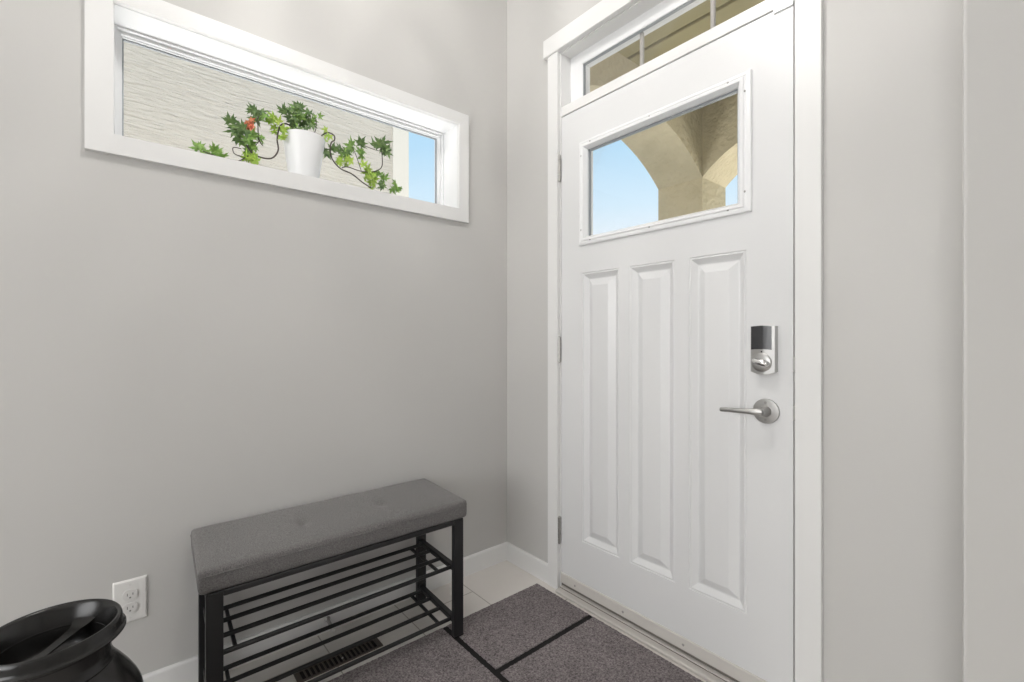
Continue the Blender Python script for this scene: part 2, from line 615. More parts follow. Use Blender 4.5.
# ================================================================== ENTRY DOOR (door_1)
door = empty('door_1', (.83, .02, .034), 'white entry door with high glass and three tall panels', 'door', kind='structure')
DX0, DX1, DZ0, DZ1 = .3756, 1.2892, .0345, 2.0625
DT = .044                                        # thickness, face at y=0
panels = [(.4938, .6835, .2499, 1.3724), (.7302, .9177, .2499, 1.3724), (.9694, 1.1594, .2499, 1.3724)]
LX0, LX1, LZ0, LZ1 = .506, 1.136, 1.512, 1.893    # cut-out for the glass
mb = MB()
bm = mb.bm
xs = sorted({DX0, DX1, LX0, LX1, *[p[0] for p in panels], *[p[1] for p in panels]})
zs = sorted({DZ0, DZ1, LZ0, LZ1, .2499, 1.3724})
def inside(x, z, r):
    return r[0] < x < r[1] and r[2] < z < r[3]
for side_y in (0.0, DT):
    for i in range(len(xs) - 1):
        for j in range(len(zs) - 1):
            cx, cz = (xs[i] + xs[i + 1]) / 2, (zs[j] + zs[j + 1]) / 2
            if inside(cx, cz, (LX0, LX1, LZ0, LZ1)):
                continue
            if any(inside(cx, cz, p) for p in panels):
                continue
            mb.face([(xs[i], side_y, zs[j]), (xs[i + 1], side_y, zs[j]), (xs[i + 1], side_y, zs[j + 1]), (xs[i], side_y, zs[j + 1])])
# edges of the slab and of the cut-out
for (x0, x1, z0, z1) in ((DX0, DX1, DZ0, DZ1), (LX0, LX1, LZ0, LZ1)):
    for (a, b_) in (((x0, z0), (x1, z0)), ((x1, z0), (x1, z1)), ((x1, z1), (x0, z1)), ((x0, z1), (x0, z0))):
        mb.face([(a[0], 0, a[1]), (b_[0], 0, b_[1]), (b_[0], DT, b_[1]), (a[0], DT, a[1])])
# moulded raised panels: lip, ogee down into a channel, bevel back up to the field
PROF = [(0, 0), (.0018, .0028), (.0040, .0032), (.0062, .0012), (.0085, .0014), (.025, .0150), (.028, .0158), (.031, .0150), (.0540, .0018), (.0570, .0008)]
for (x0, x1, z0, z1) in panels:
    mb.loops([((x0 + i, x1 - i, z0 + i, z1 - i), d) for i, d in PROF])
    mb.loops([((x0 + i, x1 - i, z0 + i, z1 - i), DT - d) for i, d in PROF])
mb.build('door_slab', 'door', door)

# glass frame: stepped moulding screwed to the slab
mb = MB()
FO = (.483, 1.1765, 1.486, 1.9175)
FI = (.518, 1.1300, 1.5225, 1.884)
def lerp_rect(t):
    return tuple(FO[k] + (FI[k] - FO[k]) * t for k in range(4))
mb.loops([(lerp_rect(t), y) for t, y in ((0, .001), (0, -.006), (.05, -.0085), (.20, -.0105), (.32, -.0105), (.36, -.0085), (.42, -.0085),
                                         (.50, -.0125), (.72, -.0115), (.80, -.006), (1.0, .006), (1.0, .0135))], cap=False)
gfr = mb.build('glass_frame', 'vinyl', door, auto=25)
sc = [(x, z) for x in (.5447, .8223, 1.1066) for z in (1.904, 1.5025)] + [(x, z) for x in (.4975, 1.1583) for z in (1.857, 1.549)]
for x, z in sc:
    MB().lathe([(.0032, 0), (.0032, .0012), (.002, .0018)], (x, -.0098, z), 10, 'y').build('screw', 'screw', gfr)
mb = MB()
x0, x1, z0, z1 = FI
mb.box(x0 - .004, x0 + .004, .0135, .024, z0, z1)
mb.box(x1 - .004, x1 + .004, .0135, .024, z0, z1)
mb.box(x0, x1, .0135, .024, z1 - .007, z1 + .004)
mb.box(x0, x1, .0135, .024, z0 - .004, z0 + .0015)
mb.build('glass_spacer', 'spacer', door)
MB().box(x0 - .01, x1 + .01, .0155, .0185, z0 - .008, z1 + .008).build('glass_pane', 'glass', door)
# outside half of the glass frame
mb = MB()
mb.loops([(lerp_rect(t), y) for t, y in ((0, DT - .001), (0, DT + .006), (.3, DT + .010), (.7, DT + .010), (1.0, DT - .006), (1.0, .024))], cap=False)
mb.build('outer_glass_frame', 'vinyl', door)

# hinges on the left edge: knuckles and pin
for z0, z1 in ((1.786, 1.900), (.995, 1.105), (.204, .3185)):
    hx = .3695
    n = 5
    mb = MB()
    for k in range(n):
        a = z0 + (z1 - z0) * k / n + .0012
        b_ = z0 + (z1 - z0) * (k + 1) / n - .0012
        mb.tube([(hx, -.0075, a), (hx, -.0075, b_)], .0082, 14)
    mb.tube([(hx, -.0075, z0 - .003), (hx, -.0075, z1 + .003)], .0045, 12)
    mb.build('hinge', 'hinge', door, auto=40)

# door sweep with three screws
mb = MB().prism([(-.0065, .036), (-.0075, .040), (-.0055, .074), (-.003, .0775), (0, .0775), (0, .036)], 'x', .3765, 1.2882)
swp = mb.build('door_sweep', 'sweep', door)
for x in (.4599, .7044, .9528, 1.199):
    MB().lathe([(.0045, 0), (.0045, .0014), (.0025, .0022)], (x, -.0064, .054), 12, 'y').build('screw', 'screw', swp)
MB().box(.3765, 1.2882, .0, .04, .0235, .0345).build('bottom_seal', 'groove', door)

# electronic deadbolt
lk = empty('deadbolt_lock', (1.2155, 0, .995))
lk.parent = door
lk.location = Vector((1.2155, 0, .995)) - ORIGIN[door]
ORIGIN[lk] = Vector((1.2155, 0, .995))
lx0, lx1, lz0, lz1 = 1.1815, 1.2485, .9980, 1.1350
lxc = (lx0 + lx1) / 2
def lock_outline(x0, x1, zt, zb, peak, sag, n=8):
    pts = []
    for i in range(n + 1):
        t = i / n
        pts.append((x0 + (x1 - x0) * t, zb - sag * (1 - (2 * t - 1) ** 2)))
    for i in range(n + 1):
        t = i / n
        pts.append((x1 - (x1 - x0) * t, zt + peak * (1 - abs(2 * t - 1))))
    return pts
mb = MB()
def lock_slab(mb, outline, y_back, y_edge, ridge):
    """A slab in the x-z plane with a gentle vertical ridge down its middle."""
    A = [mb.bm.verts.new((p[0], y_back, p[1])) for p in outline]
    half = (max(p[0] for p in outline) - min(p[0] for p in outline)) / 2
    mid = (max(p[0] for p in outline) + min(p[0] for p in outline)) / 2
    B = [mb.bm.verts.new((p[0], y_edge - ridge * (1 - abs(p[0] - mid) / half), p[1])) for p in outline]
    n = len(outline)
    for i in range(n):
        mb.bm.faces.new((A[i], A[(i + 1) % n], B[(i + 1) % n], B[i]))
    h = n // 2
    for i in range(h - 1):          # quad strips between lower and upper edge
        mb.bm.faces.new((B[i], B[i + 1], B[n - 2 - i], B[n - 1 - i]))
    mb.bm.faces.new(A)
lock_slab(mb, lock_outline(lx0, lx1, lz1, lz0 + .002, .0022, .0075), 0, -.0235, .0045)
mb.build('lock_body', 'nickel', lk, auto=20)
mb = MB()
lock_slab(mb, lock_outline(lx0 + .0015, lx1 - .0075, lz1 - .0008, 1.0655, .002, .0015 * -1), -.02, -.0245, .0045)
mb.build('battery_cover', 'lock_black', lk, auto=20)['label'] = 'dark glossy battery cover'
tx, tz = lxc - .001, 1.028
mb = MB().lathe([(.0275, 0), (.0275, .004), (.025, .006), (.012, .007)], (tx, -.0255, tz), 36, 'y')
mb.build('turn_plate', 'nickel', lk, auto=35)
mb = MB()
# paddle of the thumb turn, tilted
ang = R(-18)
def rot(u, v):
    return (tx + u * math.cos(ang) - v * math.sin(ang), tz + u * math.sin(ang) + v * math.cos(ang))
out = [rot(u, v) for u, v in ((-.024, -.004), (-.018, -.008), (-.006, -.0095), (.006, -.0115), (.018, -.0105), (.025, -.004), (.025, .004), (.018, .0105),
                               (.006, .0115), (-.006, .0095), (-.018, .008), (-.024, .004))]
ringA = [mb.bm.verts.new((x, -.0315, z)) for x, z in out]
ringB = [mb.bm.verts.new((tx + (x - tx) * .96, -.041, tz + (z - tz) * .9)) for x, z in out]
ringC = [mb.bm.verts.new((tx + (x - tx) * .8, -.0455, tz + (z - tz) * .5)) for x, z in out]
for A, B in ((ringA, ringB), (ringB, ringC)):
    for i in range(len(out)):
        mb.bm.faces.new((A[i], A[(i + 1) % len(out)], B[(i + 1) % len(out)], B[i]))
mb.bm.faces.new(ringA)
mb.bm.faces.new(ringC)
mb.build('thumb_turn', 'chrome', lk, auto=50)
mb = MB().lathe([(.0025, 0), (.0025, .0006)], (lxc - .001, -.0278, 1.0598), 12, 'y')
mb.build('status_dot', 'hole', lk)

# lever handle
lv = empty('lever_handle', (1.2196, 0, .85))
lv.parent = door
lv.location = Vector((1.2196, 0, .85)) - ORIGIN[door]
ORIGIN[lv] = Vector((1.2196, 0, .85))
hx, hz = 1.2175, .8825
rs = MB().lathe([(.0368, 0), (.0368, .0065), (.0360, .0078), (.030, .0088), (.0165, .0095)], (hx, 0, hz), 48, 'y').build('rose', 'nickel', lv, auto=30)
for dz in (.0255, -.0255):
    MB().lathe([(.0038, 0), (.0038, .0012)], (hx, -.0085, hz + dz), 12, 'y').build('screw', 'screw', rs)
MB().lathe([(.0165, .010), (.0150, .016), (.0125, .024), (.0120, .046), (.011, .050)], (hx, 0, hz), 28, 'y').build('neck', 'nickel', lv, auto=35)
mb = MB()
pts, rad = [], []
for t, y, z, r in ((0, -.047, .8845, .0110), (.012, -.052, .8842, .0102), (.035, -.0565, .8835, .0080), (.07, -.0585, .8822, .0072), (.10, -.0585, .8812, .0068), (.1150, -.0575, .8800, .0064), (.1170, -.0575, .8800, .0050)):
    pts.append((hx + .004 - t, y, z))
    rad.append(r)
mb.tube(pts, rad, 16)
for v in mb.bm.verts:
    k = min(1, max(0, (hx - v.co.x) / .05))
    v.co.y = -.0575 + (v.co.y + .0575) * (1 - .25 * k)
mb.build('lever', 'nickel', lv, auto=40)

# ================================================================== LEFT WINDOW (window_1)
win = empty('window_1', (-.06, -.9, WZ[0]), 'long narrow white framed window high on the left wall', 'window', kind='structure')
OY, OZ = (-1.5496, -.2438), (1.6331, 2.1291)
def casing_board(quad):
    mb = MB()
    A = [mb.bm.verts.new((.0, y, z)) for y, z in quad]
    B = [mb.bm.verts.new((.018, y, z)) for y, z in quad]
    n = len(quad)
    mb.bm.faces.new(A)
    mb.bm.faces.new(B[::-1])
    for i in range(n):
        mb.bm.faces.new((A[i], A[(i + 1) % n], B[(i + 1) % n], B[i]))
    return mb
quads = [((OY[0], OZ[0]), (OY[1], OZ[0]), (WY[1], WZ[0]), (WY[0], WZ[0])), ((OY[1], OZ[0]), (OY[1], OZ[1]), (WY[1], WZ[1]), (WY[1], WZ[0])),
         ((OY[1], OZ[1]), (OY[0], OZ[1]), (WY[0], WZ[1]), (WY[1], WZ[1])), ((OY[0], OZ[1]), (OY[0], OZ[0]), (WY[0], WZ[0]), (WY[0], WZ[1]))]
mb = MB()
for q in quads:
    t = casing_board(q)
    me_ = bpy.data.meshes.new('tmp')
    t.bm.to_mesh(me_)
    t.bm.free()
    mb.bm.from_mesh(me_)
    bpy.data.meshes.remove(me_)
mb.build('casing', 'trim', win)
J = .0015
mb = MB()
mb.box(-.2, .0, WY[0], WY[0] + J, WZ[0], WZ[1])
mb.box(-.2, .0, WY[1] - J, WY[1], WZ[0], WZ[1])
mb.box(-.2, .0, WY[0], WY[1], WZ[1] - J, WZ[1])
mb.box(-.2, .0, WY[0], WY[1], WZ[0] - .0005, WZ[0] + J)
mb.build('jamb', 'vinyl', win)
# stepped vinyl frame: outer stop then inner glazing bead
def win_frame(mb, x0, x1, oy0, oy1, oz0, oz1, b):
    mb.box(x0, x1, oy0, oy0 + b, oz0, oz1)
    mb.box(x0, x1, oy1 - b, oy1, oz0, oz1)
    mb.box(x0, x1, oy0 + b, oy1 - b, oz1 - b, oz1)
    mb.box(x0, x1, oy0 + b, oy1 - b, oz0, oz0 + b)
mb = MB()
win_frame(mb, -.158, -.112, WY[0] + J, WY[1] - J, WZ[0] + J, WZ[1] - J, .0065)
win_frame(mb, -.158, -.128, WY[0] + J, WY[1] - J, WZ[0] + J, WZ[1] - J, .0155)
mb.build('sash', 'vinyl', win)
gy0, gy1, gz0, gz1 = WY[0] + J + .0155, WY[1] - J - .0155, WZ[0] + J + .0155, WZ[1] - J - .0155
mb = MB()
win_frame(mb, -.158, -.140, gy0 - .001, gy1 + .001, gz0 - .001, gz1 + .001, .0035)
mb.build('glazing_bead', 'vinyl', win)
mb = MB()
win_frame(mb, -.160, -.150, gy0 + .0012, gy1 - .0012, gz0, gz1 - .0012, .0050)
mb.build('gasket', 'spacer', win)
MB().box(-.155, -.152, gy0, gy1, gz0, gz1).build('glass_pane', 'glass', win)

# ================================================================== POTTED IVY ON THE SILL
random.seed(7)
SILL = WZ[0] + J
px_, py_ = -.068, -.9415
ivy = empty('potted_ivy', (px_, py_, SILL), 'trailing ivy in a white pot on the high window sill', 'plant')
prof = [(.002, .0), (.048, .0), (.0510, .004), (.0735, .158), (.0745, .168), (.0725, .169), (.0700, .160), (.064, .130), (.003, .130)]
# tall tapered pot with an angled rim
mb = MB().lathe(prof, (px_, py_, SILL), 40)
mb.build('pot', 'pot', ivy, auto=35)
MB().lathe([(.002, .136), (.04, .140), (.0635, .1325), (.0635, .128), (.002, .128)], (px_, py_, SILL), 28).build('soil', 'soil', ivy, smooth=True)

def vine(pts, r=.0022):
    # smooth the polyline
    P = [Vector(p) for p in pts]
    out = []
    for i in range(len(P) - 1):
        p0, p1, p2, p3 = P[max(i - 1, 0)], P[i], P[i + 1], P[min(i + 2, len(P) - 1)]
        for k in range(5):
            t = k / 5
            out.append(.5 * ((2 * p1) + (-p0 + p2) * t + (2 * p0 - 5 * p1 + 4 * p2 - p3) * t * t + (-p0 + 3 * p1 - 3 * p2 + p3) * t ** 3))
    out.append(P[-1])
    MB().tube(out, r, 7).build('vine_stem', 'stem', ivy, smooth=True)
zc = SILL + .148
vine([(-.07, -.955, zc), (-.055, -.985, 1.878), (-.05, -1.0058, 1.8868), (-.05, -1.0261, 1.8771), (-.048, -1.0361, 1.8487), (-.047, -1.0395, 1.8151), (-.046, -1.0361, 1.7833),
      (-.046, -1.0494, 1.7545), (-.046, -1.069, 1.7424), (-.046, -1.1011, 1.7415), (-.048, -1.1199, 1.7508), (-.05, -1.1354, 1.7712), (-.05, -1.1508, 1.8088), (-.05, -1.158, 1.829)], .0027)
vine([(-.05, -1.1011, 1.893), (-.05, -1.1011, 1.8371), (-.05, -1.0979, 1.8026), (-.05, -1.0852, 1.7847)], .0018)
vine([(-.05, -1.0947, 1.8034), (-.05, -1.1199, 1.7613), (-.05, -1.127, 1.735)], .0016)
vine([(-.045, -1.1538, 1.755), (-.045, -1.1779, 1.753), (-.045, -1.1749, 1.7331), (-.045, -1.1538, 1.7281)], .0016)
vine([(-.047, -1.120, 1.750), (-.04, -1.165, 1.708), (-.04, -1.21, 1.706), (-.04, -1.2646, 1.716)], .0018)
vine([(-.075, -.96, zc), (-.065, -.9826, 1.9197), (-.06, -.958, 1.9573)], .0018)
vine([(-.07, -.93, zc), (-.05, -.905, 1.892), (-.045, -.9047, 1.935)], .0016)
vine([(-.07, -.915, zc), (-.04, -.872, 1.888), (-.012, -.8502, 1.878), (-.012, -.8464, 1.86), (-.018, -.8578, 1.8463), (-.025, -.8578, 1.81), (-.03, -.8464, 1.7873), (-.035, -.8155, 1.7636), (-.04, -.7678, 1.7549),
      (-.04, -.7268, 1.7319), (-.04, -.6889, 1.7155)], .0025)
vine([(-.04, -.6456, 1.895), (-.04, -.6400, 1.845), (-.04, -.6456, 1.8078), (-.04, -.6847, 1.7821), (-.04, -.7351, 1.7745), (-.04, -.7839, 1.779), (-.035, -.81, 1.768)], .002)
vine([(-.04, -.735, 1.886), (-.04, -.70, 1.879), (-.04, -.655, 1.876)], .0014)
vine([(-.04, -.766, 1.862), (-.04, -.75, 1.83), (-.04, -.73, 1.776)], .0014)

def leaf(mb, c, size, rng, lobes=5):
    """A pointed palmate leaf (maple-like), cupped, turned towards the room."""
    n = Vector((1.0, rng.uniform(-.75, .55), rng.uniform(-.5, .65))).normalized()
    a0 = rng.uniform(0, 2 * math.pi)
    s = n.cross(Vector((0, 0, 1))).normalized()
    u = n.cross(s)
    bm = mb.bm
    outline = []
    for k in range(lobes):
        mid = (k - (lobes - 1) / 2) * R(56)
        L = size * (1.0 if k == lobes // 2 else (.86 if abs(k - lobes // 2) == 1 else .62))
        outline += [(mid - R(28), size * .30), (mid - R(15), L * .62), (mid - R(10), L * .60), (mid, L), (mid + R(10), L * .60), (mid + R(15), L * .62)]
    outline += [(R(56) * lobes / 2, size * .28), (math.pi, size * .10)]
    cup = rng.uniform(-.28, .35)
    def P(a, r):
        a += a0
        q = c + (s * math.cos(a) + u * math.sin(a)) * r + n * (cup * r * r / size)
        q.x = max(q.x, -.136)
        q.x = min(q.x, .03)
        if q.x < .02:
            q.z = max(q.z, SILL + .004)
        return q
    cv = bm.verts.new(P(0, 0))
    vs = [bm.verts.new(P(a, r)) for a, r in outline]
    for i in range(len(vs)):
        bm.faces.new((cv, vs[i], vs[(i + 1) % len(vs)]))

CL = {  # clusters of leaves: tone -> (y, z, radius, leaves per spot)
 'dark': [(-1.1577, 1.8293, 12), (-1.1786, 1.8403, 9), (-1.1697, 1.8017, 9), (-1.1021, 1.8951, 12), (-1.1178, 1.9043, 8), (-.9726, 1.9600, 9), (-1.0071, 1.936, 10), (-.9444, 1.9447, 9),
          (-.9337, 1.9141, 9), (-.9515, 1.878, 7), (-.995, 1.915, 9), (-.96, 1.925, 9), (-.925, 1.895, 7), (-.8599, 1.8203, 9), (-.8293, 1.8321, 10), (-.80, 1.835, 8), (-.7331, 1.8896, 10), (-.6478, 1.8962, 13), (-.6212, 1.8823, 9), (-.6346, 1.740, 7), (-.975, 1.950, 8), (-.985, 1.905, 8)],
 'mid': [(-.985, 1.872, 7), (-.965, 1.862, 6), (-1.0798, 1.8915, 8), (-1.1333, 1.7981, 10), (-1.1209, 1.7735, 10), (-1.145, 1.785, 8), (-1.0894, 1.8139, 6), (-.9692, 1.9295, 10), (-.9796, 1.8929, 7), (-1.2646, 1.7230, 9), (-1.2395, 1.7234, 9), (-1.2167, 1.7216, 8),
         (-.9047, 1.9381, 7), (-.7659, 1.8647, 10), (-.7248, 1.8513, 9), (-.794, 1.8374, 9), (-.6565, 1.7817, 10), (-.6212, 1.773, 9), (-.5896, 1.7418, 9), (-.5666, 1.7424, 7)],
 'lime': [(-1.0571, 1.8841, 10), (-1.0373, 1.8684, 9), (-1.0206, 1.8551, 9), (-1.0273, 1.8277, 6), (-1.1271, 1.7334, 9), (-1.1084, 1.7275, 8), (-.8712, 1.8867, 8), (-.786, 1.8077, 9), (-.81, 1.80, 7),
          (-.7122, 1.7893, 9), (-.6825, 1.7675, 9), (-.6782, 1.7355, 8), (-.705, 1.755, 7)],
 'red': [(-1.1302, 1.8479, 7), (-1.1209, 1.8366, 6), (-1.133, 1.862, 5)],
}
LBL = {'dark': 'dark green leaves', 'mid': 'fresh green leaves', 'lime': 'yellow green leaves', 'red': 'reddish leaves'}
for tone, spots in CL.items():
    mb = MB()
    rng = random.Random(sum(map(ord, tone)))
    for (y, z, rp) in spots:
        rad = rp / 262 * 1.02
        for k in range(4):
            c = Vector((-.05 + rng.uniform(-.025, .03), y + rng.uniform(-.35, .35) * rad, z + rng.uniform(-.35, .35) * rad))
            leaf(mb, c, rad * rng.uniform(.7, 1.0), rng)
    o = mb.build('foliage', 'leaf_' + tone, ivy)
    o['label'] = LBL[tone]

# ================================================================== SHOE BENCH
bench = empty('shoe_bench', (.195, -.901, 0), 'black metal shoe rack bench with grey fabric cushion', 'bench')
SX0, SX1, SY0, SY1 = .020, .3675, -1.3215, -.490
def cushion_fn(p):
    q = p.copy()
    u = (q.x - (SX0 + SX1) / 2) / ((SX1 - SX0) / 2)
    v = (q.y - (SY0 + SY1) / 2) / ((SY1 - SY0) / 2)
    if q.z > .475:
        crown = max(0, (1 - u ** 4)) * max(0, (1 - v ** 8))
        q.z += .0045 * crown
        for vy in (-.30, .34):
            d = math.hypot((q.x - .205) * 1.0, (q.y - ((SY0 + SY1) / 2 + vy * (SY1 - SY0) / 2)) * 1.6)
            q.z -= .0075 * math.exp(-(d / .022) ** 2)
            # short crease running across the cushion from each tuft
            dy = q.y - ((SY0 + SY1) / 2 + vy * (SY1 - SY0) / 2)
            q.z -= .0030 * math.exp(-(dy / .008) ** 2) * math.exp(-((q.x - .205) / .075) ** 2)
        q.z += .0012 * math.sin(q.y * 23 + q.x * 9) * crown
    if q.z < .452:                      # fabric pulled in towards the board below
        k = (.452 - q.z) / .016
        q.x -= .0025 * k * (1 if u > 0 else -1)
        q.y -= .0025 * k * (1 if v > 0 else -1)
    q.x += .0010 * math.sin(q.y * 31)
    return q
mb = rounded_box(SX0, SX1, SY0, SY1, .4365, .5005, .0105, (26, 90, 8), cushion_fn)
cu = mb.build('seat_cushion', 'cushion', bench, smooth=True)
def piping(z, inset):
    mb = MB()
    pts = []
    x0, x1, y0, y1, r = SX0 + inset, SX1 - inset, SY0 + inset, SY1 - inset, .013
    for cx_, cy_, a0 in ((x1 - r, y0 + r, -90), (x1 - r, y1 - r, 0), (x0 + r, y1 - r, 90), (x0 + r, y0 + r, 180)):
        for k in range(5):
            a = R(a0 + 90 * k / 4)
            pts.append((cx_ + r * math.cos(a), cy_ + r * math.sin(a), z))
    pts.append(pts[0])
    mb.tube(pts, .0018, 6)
    return mb
piping(.4845, .0002).build('seam', 'cushion', cu, smooth=True)
LG = .434
MT = .0082                                   # the front legs stand on the mat
legs = [(.345, .3655, -.548, -.508, MT), (.345, .3655, -1.305, -1.265, MT), (.040, .0605, -.545, -.505, 0), (.040, .0605, -1.303, -1.263, 0)]
for x0, x1, y0, y1, zb in legs:
    lg = MB().box(x0, x1, y0, y1, zb + .004, LG, bevel=.0022, seg=2).build('leg', 'black_metal', bench)
    MB().box(x0 - .0005, x1 + .0005, y0 - .0005, y1 + .0005, zb, zb + .005, bevel=.001, seg=1).build('foot_pad', 'rubber', lg)
sf = MB()
sf.box(.345, .3655, -1.265, -.548, .421, .4368, bevel=.002, seg=1)
sf.box(.040, .0605, -1.263, -.545, .421, .4368, bevel=.002, seg=1)
sf.box(.0605, .345, -.548, -.508, .421, .4368, bevel=.002, seg=1)
sf.box(.0605, .345, -1.305, -1.265, .421, .4368, bevel=.002, seg=1)
sf.box(.030, .3625, -1.303, -.508, .4305, .4368)
sf.build('seat_frame', 'black_metal', bench)
for zs_ in (.252, .062):
    sh = empty('shoe_shelf', (.195, -.901, zs_))
    sh.parent = bench
    sh.location = Vector((.195, -.901, zs_)) - ORIGIN[bench]
    ORIGIN[sh] = Vector((.195, -.901, zs_))
    for ya in (-.536, -1.285):
        MB().box(.0605, .345, ya - .0065, ya + .0145, zs_ - .008, zs_ + .010, bevel=.0015, seg=1).build('end_rail', 'black_metal', sh)
    for yb in (-.582, -1.231):
        MB().box(.066, .312, yb - .005, yb + .005, zs_ - .017, zs_ - .0065, bevel=.0015, seg=1).build('cross_bar', 'black_metal', sh)
    for x in (.090, .163, .244):
        MB().tube([(x, -1.292, zs_), (x, -.541, zs_)], .0068, 12).build('rod', 'black_metal', sh, smooth=False, auto=40)
    MB().tube([(.3265, -1.290, zs_), (.3265, -.541, zs_)], .0068, 12).build('rod', 'black_metal', sh, auto=40)

# ================================================================== ENTRY MAT
mt = empty('entry_mat', (.74, -.75, 0), 'charcoal entry mat with black grooves in front of the door', 'mat')
MX0, MX1, MY0, MY1 = .276, 1.20, -1.46, -.053
rb = MB().box(MX0, MX1, MY0, MY1, 0, .0045, bevel=.0015, seg=1)
rb.build('rubber_backing', 'rubber', mt)
XS, YS, GAP = .5915, -.536, .0112
def pile(x0, x1, y0, y1, sd):
    """Carpet field with a slightly ragged outline."""
    rng = random.Random(sd)
    mb = MB()
    pts = []
    st = .006
    def run(a, b, fixed, horiz):
        n = max(2, int(abs(b - a) / st))
        for i in range(n):
            t = a + (b - a) * i / n
            j = rng.uniform(-.0011, .0011)
            pts.append((t, fixed + j) if horiz else (fixed + j, t))
    run(x0, x1, y0, True)
    run(y0, y1, x1, False)
    run(x1, x0, y1, True)
    run(y1, y0, x0, False)
    mb.prism(pts, 'z', .0042, .0078)
    return mb.build('carpet_field', 'carpet', mt)
e = .0035
pile(MX0 + e, XS - GAP, YS + GAP, MY1 - e, 1)
pile(XS + GAP, MX1 - e, YS + GAP, MY1 - e, 2)
pile(MX0 + e, .90 - GAP, -1.02 + GAP, YS - GAP, 3)
pile(.90 + GAP, MX1 - e, -1.02 + GAP, YS - GAP, 4)
pile(MX0 + e, MX1 - e, MY0 + e, -1.02 - GAP, 5)

# ================================================================== FLOOR REGISTER
rg = empty('floor_register', (.192, -.899, 0), 'dark brown floor register set in the tiles under the bench', 'floor vent')
rx0, rx1, ry0, ry1 = .1625, .2225, -1.0415, -.7560
mb = MB()
bw = .0075
mb.box(rx0, rx0 + bw, ry0, ry1, 0, .0042)
mb.box(rx1 - bw, rx1, ry0, ry1, 0, .0042)
mb.box(rx0 + bw, rx1 - bw, ry0, ry0 + .016, 0, .0042)
mb.box(rx0 + bw, rx1 - bw, ry1 - .016, ry1, 0, .0042)
n = 17
L = ry1 - ry0 - .032
for k in range(1, n):
    y = ry0 + .016 + L * k / n
    mb.box(rx0 + bw, rx1 - bw, y - .0026, y + .0026, .0006, .0036)
mb.build('grille', 'register', rg)
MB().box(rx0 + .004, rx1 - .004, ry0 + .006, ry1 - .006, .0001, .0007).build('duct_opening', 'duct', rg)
MB().tube([(.197, -.893, .0034), (.201, -.893, .0075)], [.0022, .0030], 8).build('damper_lever', 'nickel', rg)

# ================================================================== SPRING DOORSTOP
dsn = empty('doorstop', (.013, -.8816, .045), 'small spring doorstop on the baseboard under the bench', 'doorstop')
MB().tube([(.013, -.8816, .0475), (.018, -.8816, .047)], [.011, .008], 16).build('base', 'nickel', dsn, auto=40)
pts = []
for i in range(12 * 11 + 1):
    a = 2 * math.pi * i / 12
    t = i / (12 * 11)
    pts.append((.017 + .048 * t, -.8816 + .0052 * math.cos(a), .0468 - .007 * t + .0052 * math.sin(a)))
MB().tube(pts, .0012, 6).build('spring', 'nickel', dsn, smooth=True)
MB().tube([(.064, -.8816, .0400), (.067, -.8816, .0396), (.078, -.8816, .038), (.080, -.8816, .0378)], [.0065, .0078, .0078, .006], 16).build('rubber_tip', 'plate', dsn, auto=40)['label'] = 'white rubber tip'

# ================================================================== WALL OUTLET
ol = empty('wall_outlet', (0, -1.451, .321), 'white duplex wall outlet low beside the black can', 'outlet')
oy0, oy1, oz0, oz1 = -1.4905, -1.4110, .2575, .3838
mb = MB()
A = [(0, oy0, oz0), (0, oy1, oz0), (0, oy1, oz1), (0, oy0, oz1)]
rings = []
for x, i in ((0, 0), (.0025, 0), (.0055, .004), (.006, .010)):
    rings.append([mb.bm.verts.new((x, y, z)) for y, z in ((oy0 + i, oz0 + i), (oy1 - i, oz0 + i), (oy1 - i, oz1 - i), (oy0 + i, oz1 - i))])
for a, b_ in zip(rings, rings[1:]):
    for i in range(4):
        mb.bm.faces.new((a[i], a[(i + 1) % 4], b_[(i + 1) % 4], b_[i]))
mb.bm.faces.new(rings[-1])
mb.bm.faces.new(rings[0])
mb.build('cover_plate', 'plate', ol)
oyc, ozc = (oy0 + oy1) / 2, (oz0 + oz1) / 2
for dz in (.0195, -.0195):
    mb = MB()
    out = []
    for k in range(40):
        a = 2 * math.pi * k / 40
        out.append((oyc + .0172 * math.cos(a), ozc + dz + max(-.0142, min(.0142, .0172 * math.sin(a)))))
    mb.prism(out, 'x', .0055, .0098)
    rc = mb.build('receptacle', 'plate_face', ol)
    sl = MB()
    sl.box(.0090, .0101, oyc - .0075, oyc - .0055, ozc + dz - .002, ozc + dz + .0060)
    sl.box(.0090, .0101, oyc + .0052, oyc + .0072, ozc + dz - .001, ozc + dz + .0055)
    sl.build('slot', 'slot_grey', rc)
    MB().tube([(.0090, oyc, ozc + dz - .0075), (.0101, oyc, ozc + dz - .0075)], .0024, 12).build('ground_hole', 'slot_grey', rc)
for dz in (.0485, -.0485):
    MB().tube([(.0055, oyc, ozc + dz), (.0068, oyc, ozc + dz)], .0030, 12).build('screw', 'plate_face', ol)

# ================================================================== BLACK MILK CAN
cx_, cy_ = .505, -1.576
can = empty('milk_can', (cx_, cy_, 0), 'black metal milk can with flared open lid in the corner', 'milk can')
prof = [(.004, .004), (.130, .004), (.135, 0), (.139, .003), (.140, .020), (.138, .030), (.141, .040), (.142, .10), (.1425, .33), (.1435, .345), (.1425, .356), (.1405, .366),
        (.135, .380), (.124, .401), (.111, .421), (.101, .435), (.0945, .441), (.0955, .445), (.0925, .449), (.090, .465), (.091, .494),
        (.088, .494), (.087, .465), (.089, .44), (.120, .400), (.137, .36), (.136, .02), (.004, .012)]
MB().lathe(prof, (cx_, cy_, 0), 72).build('body', 'can', can, auto=50)
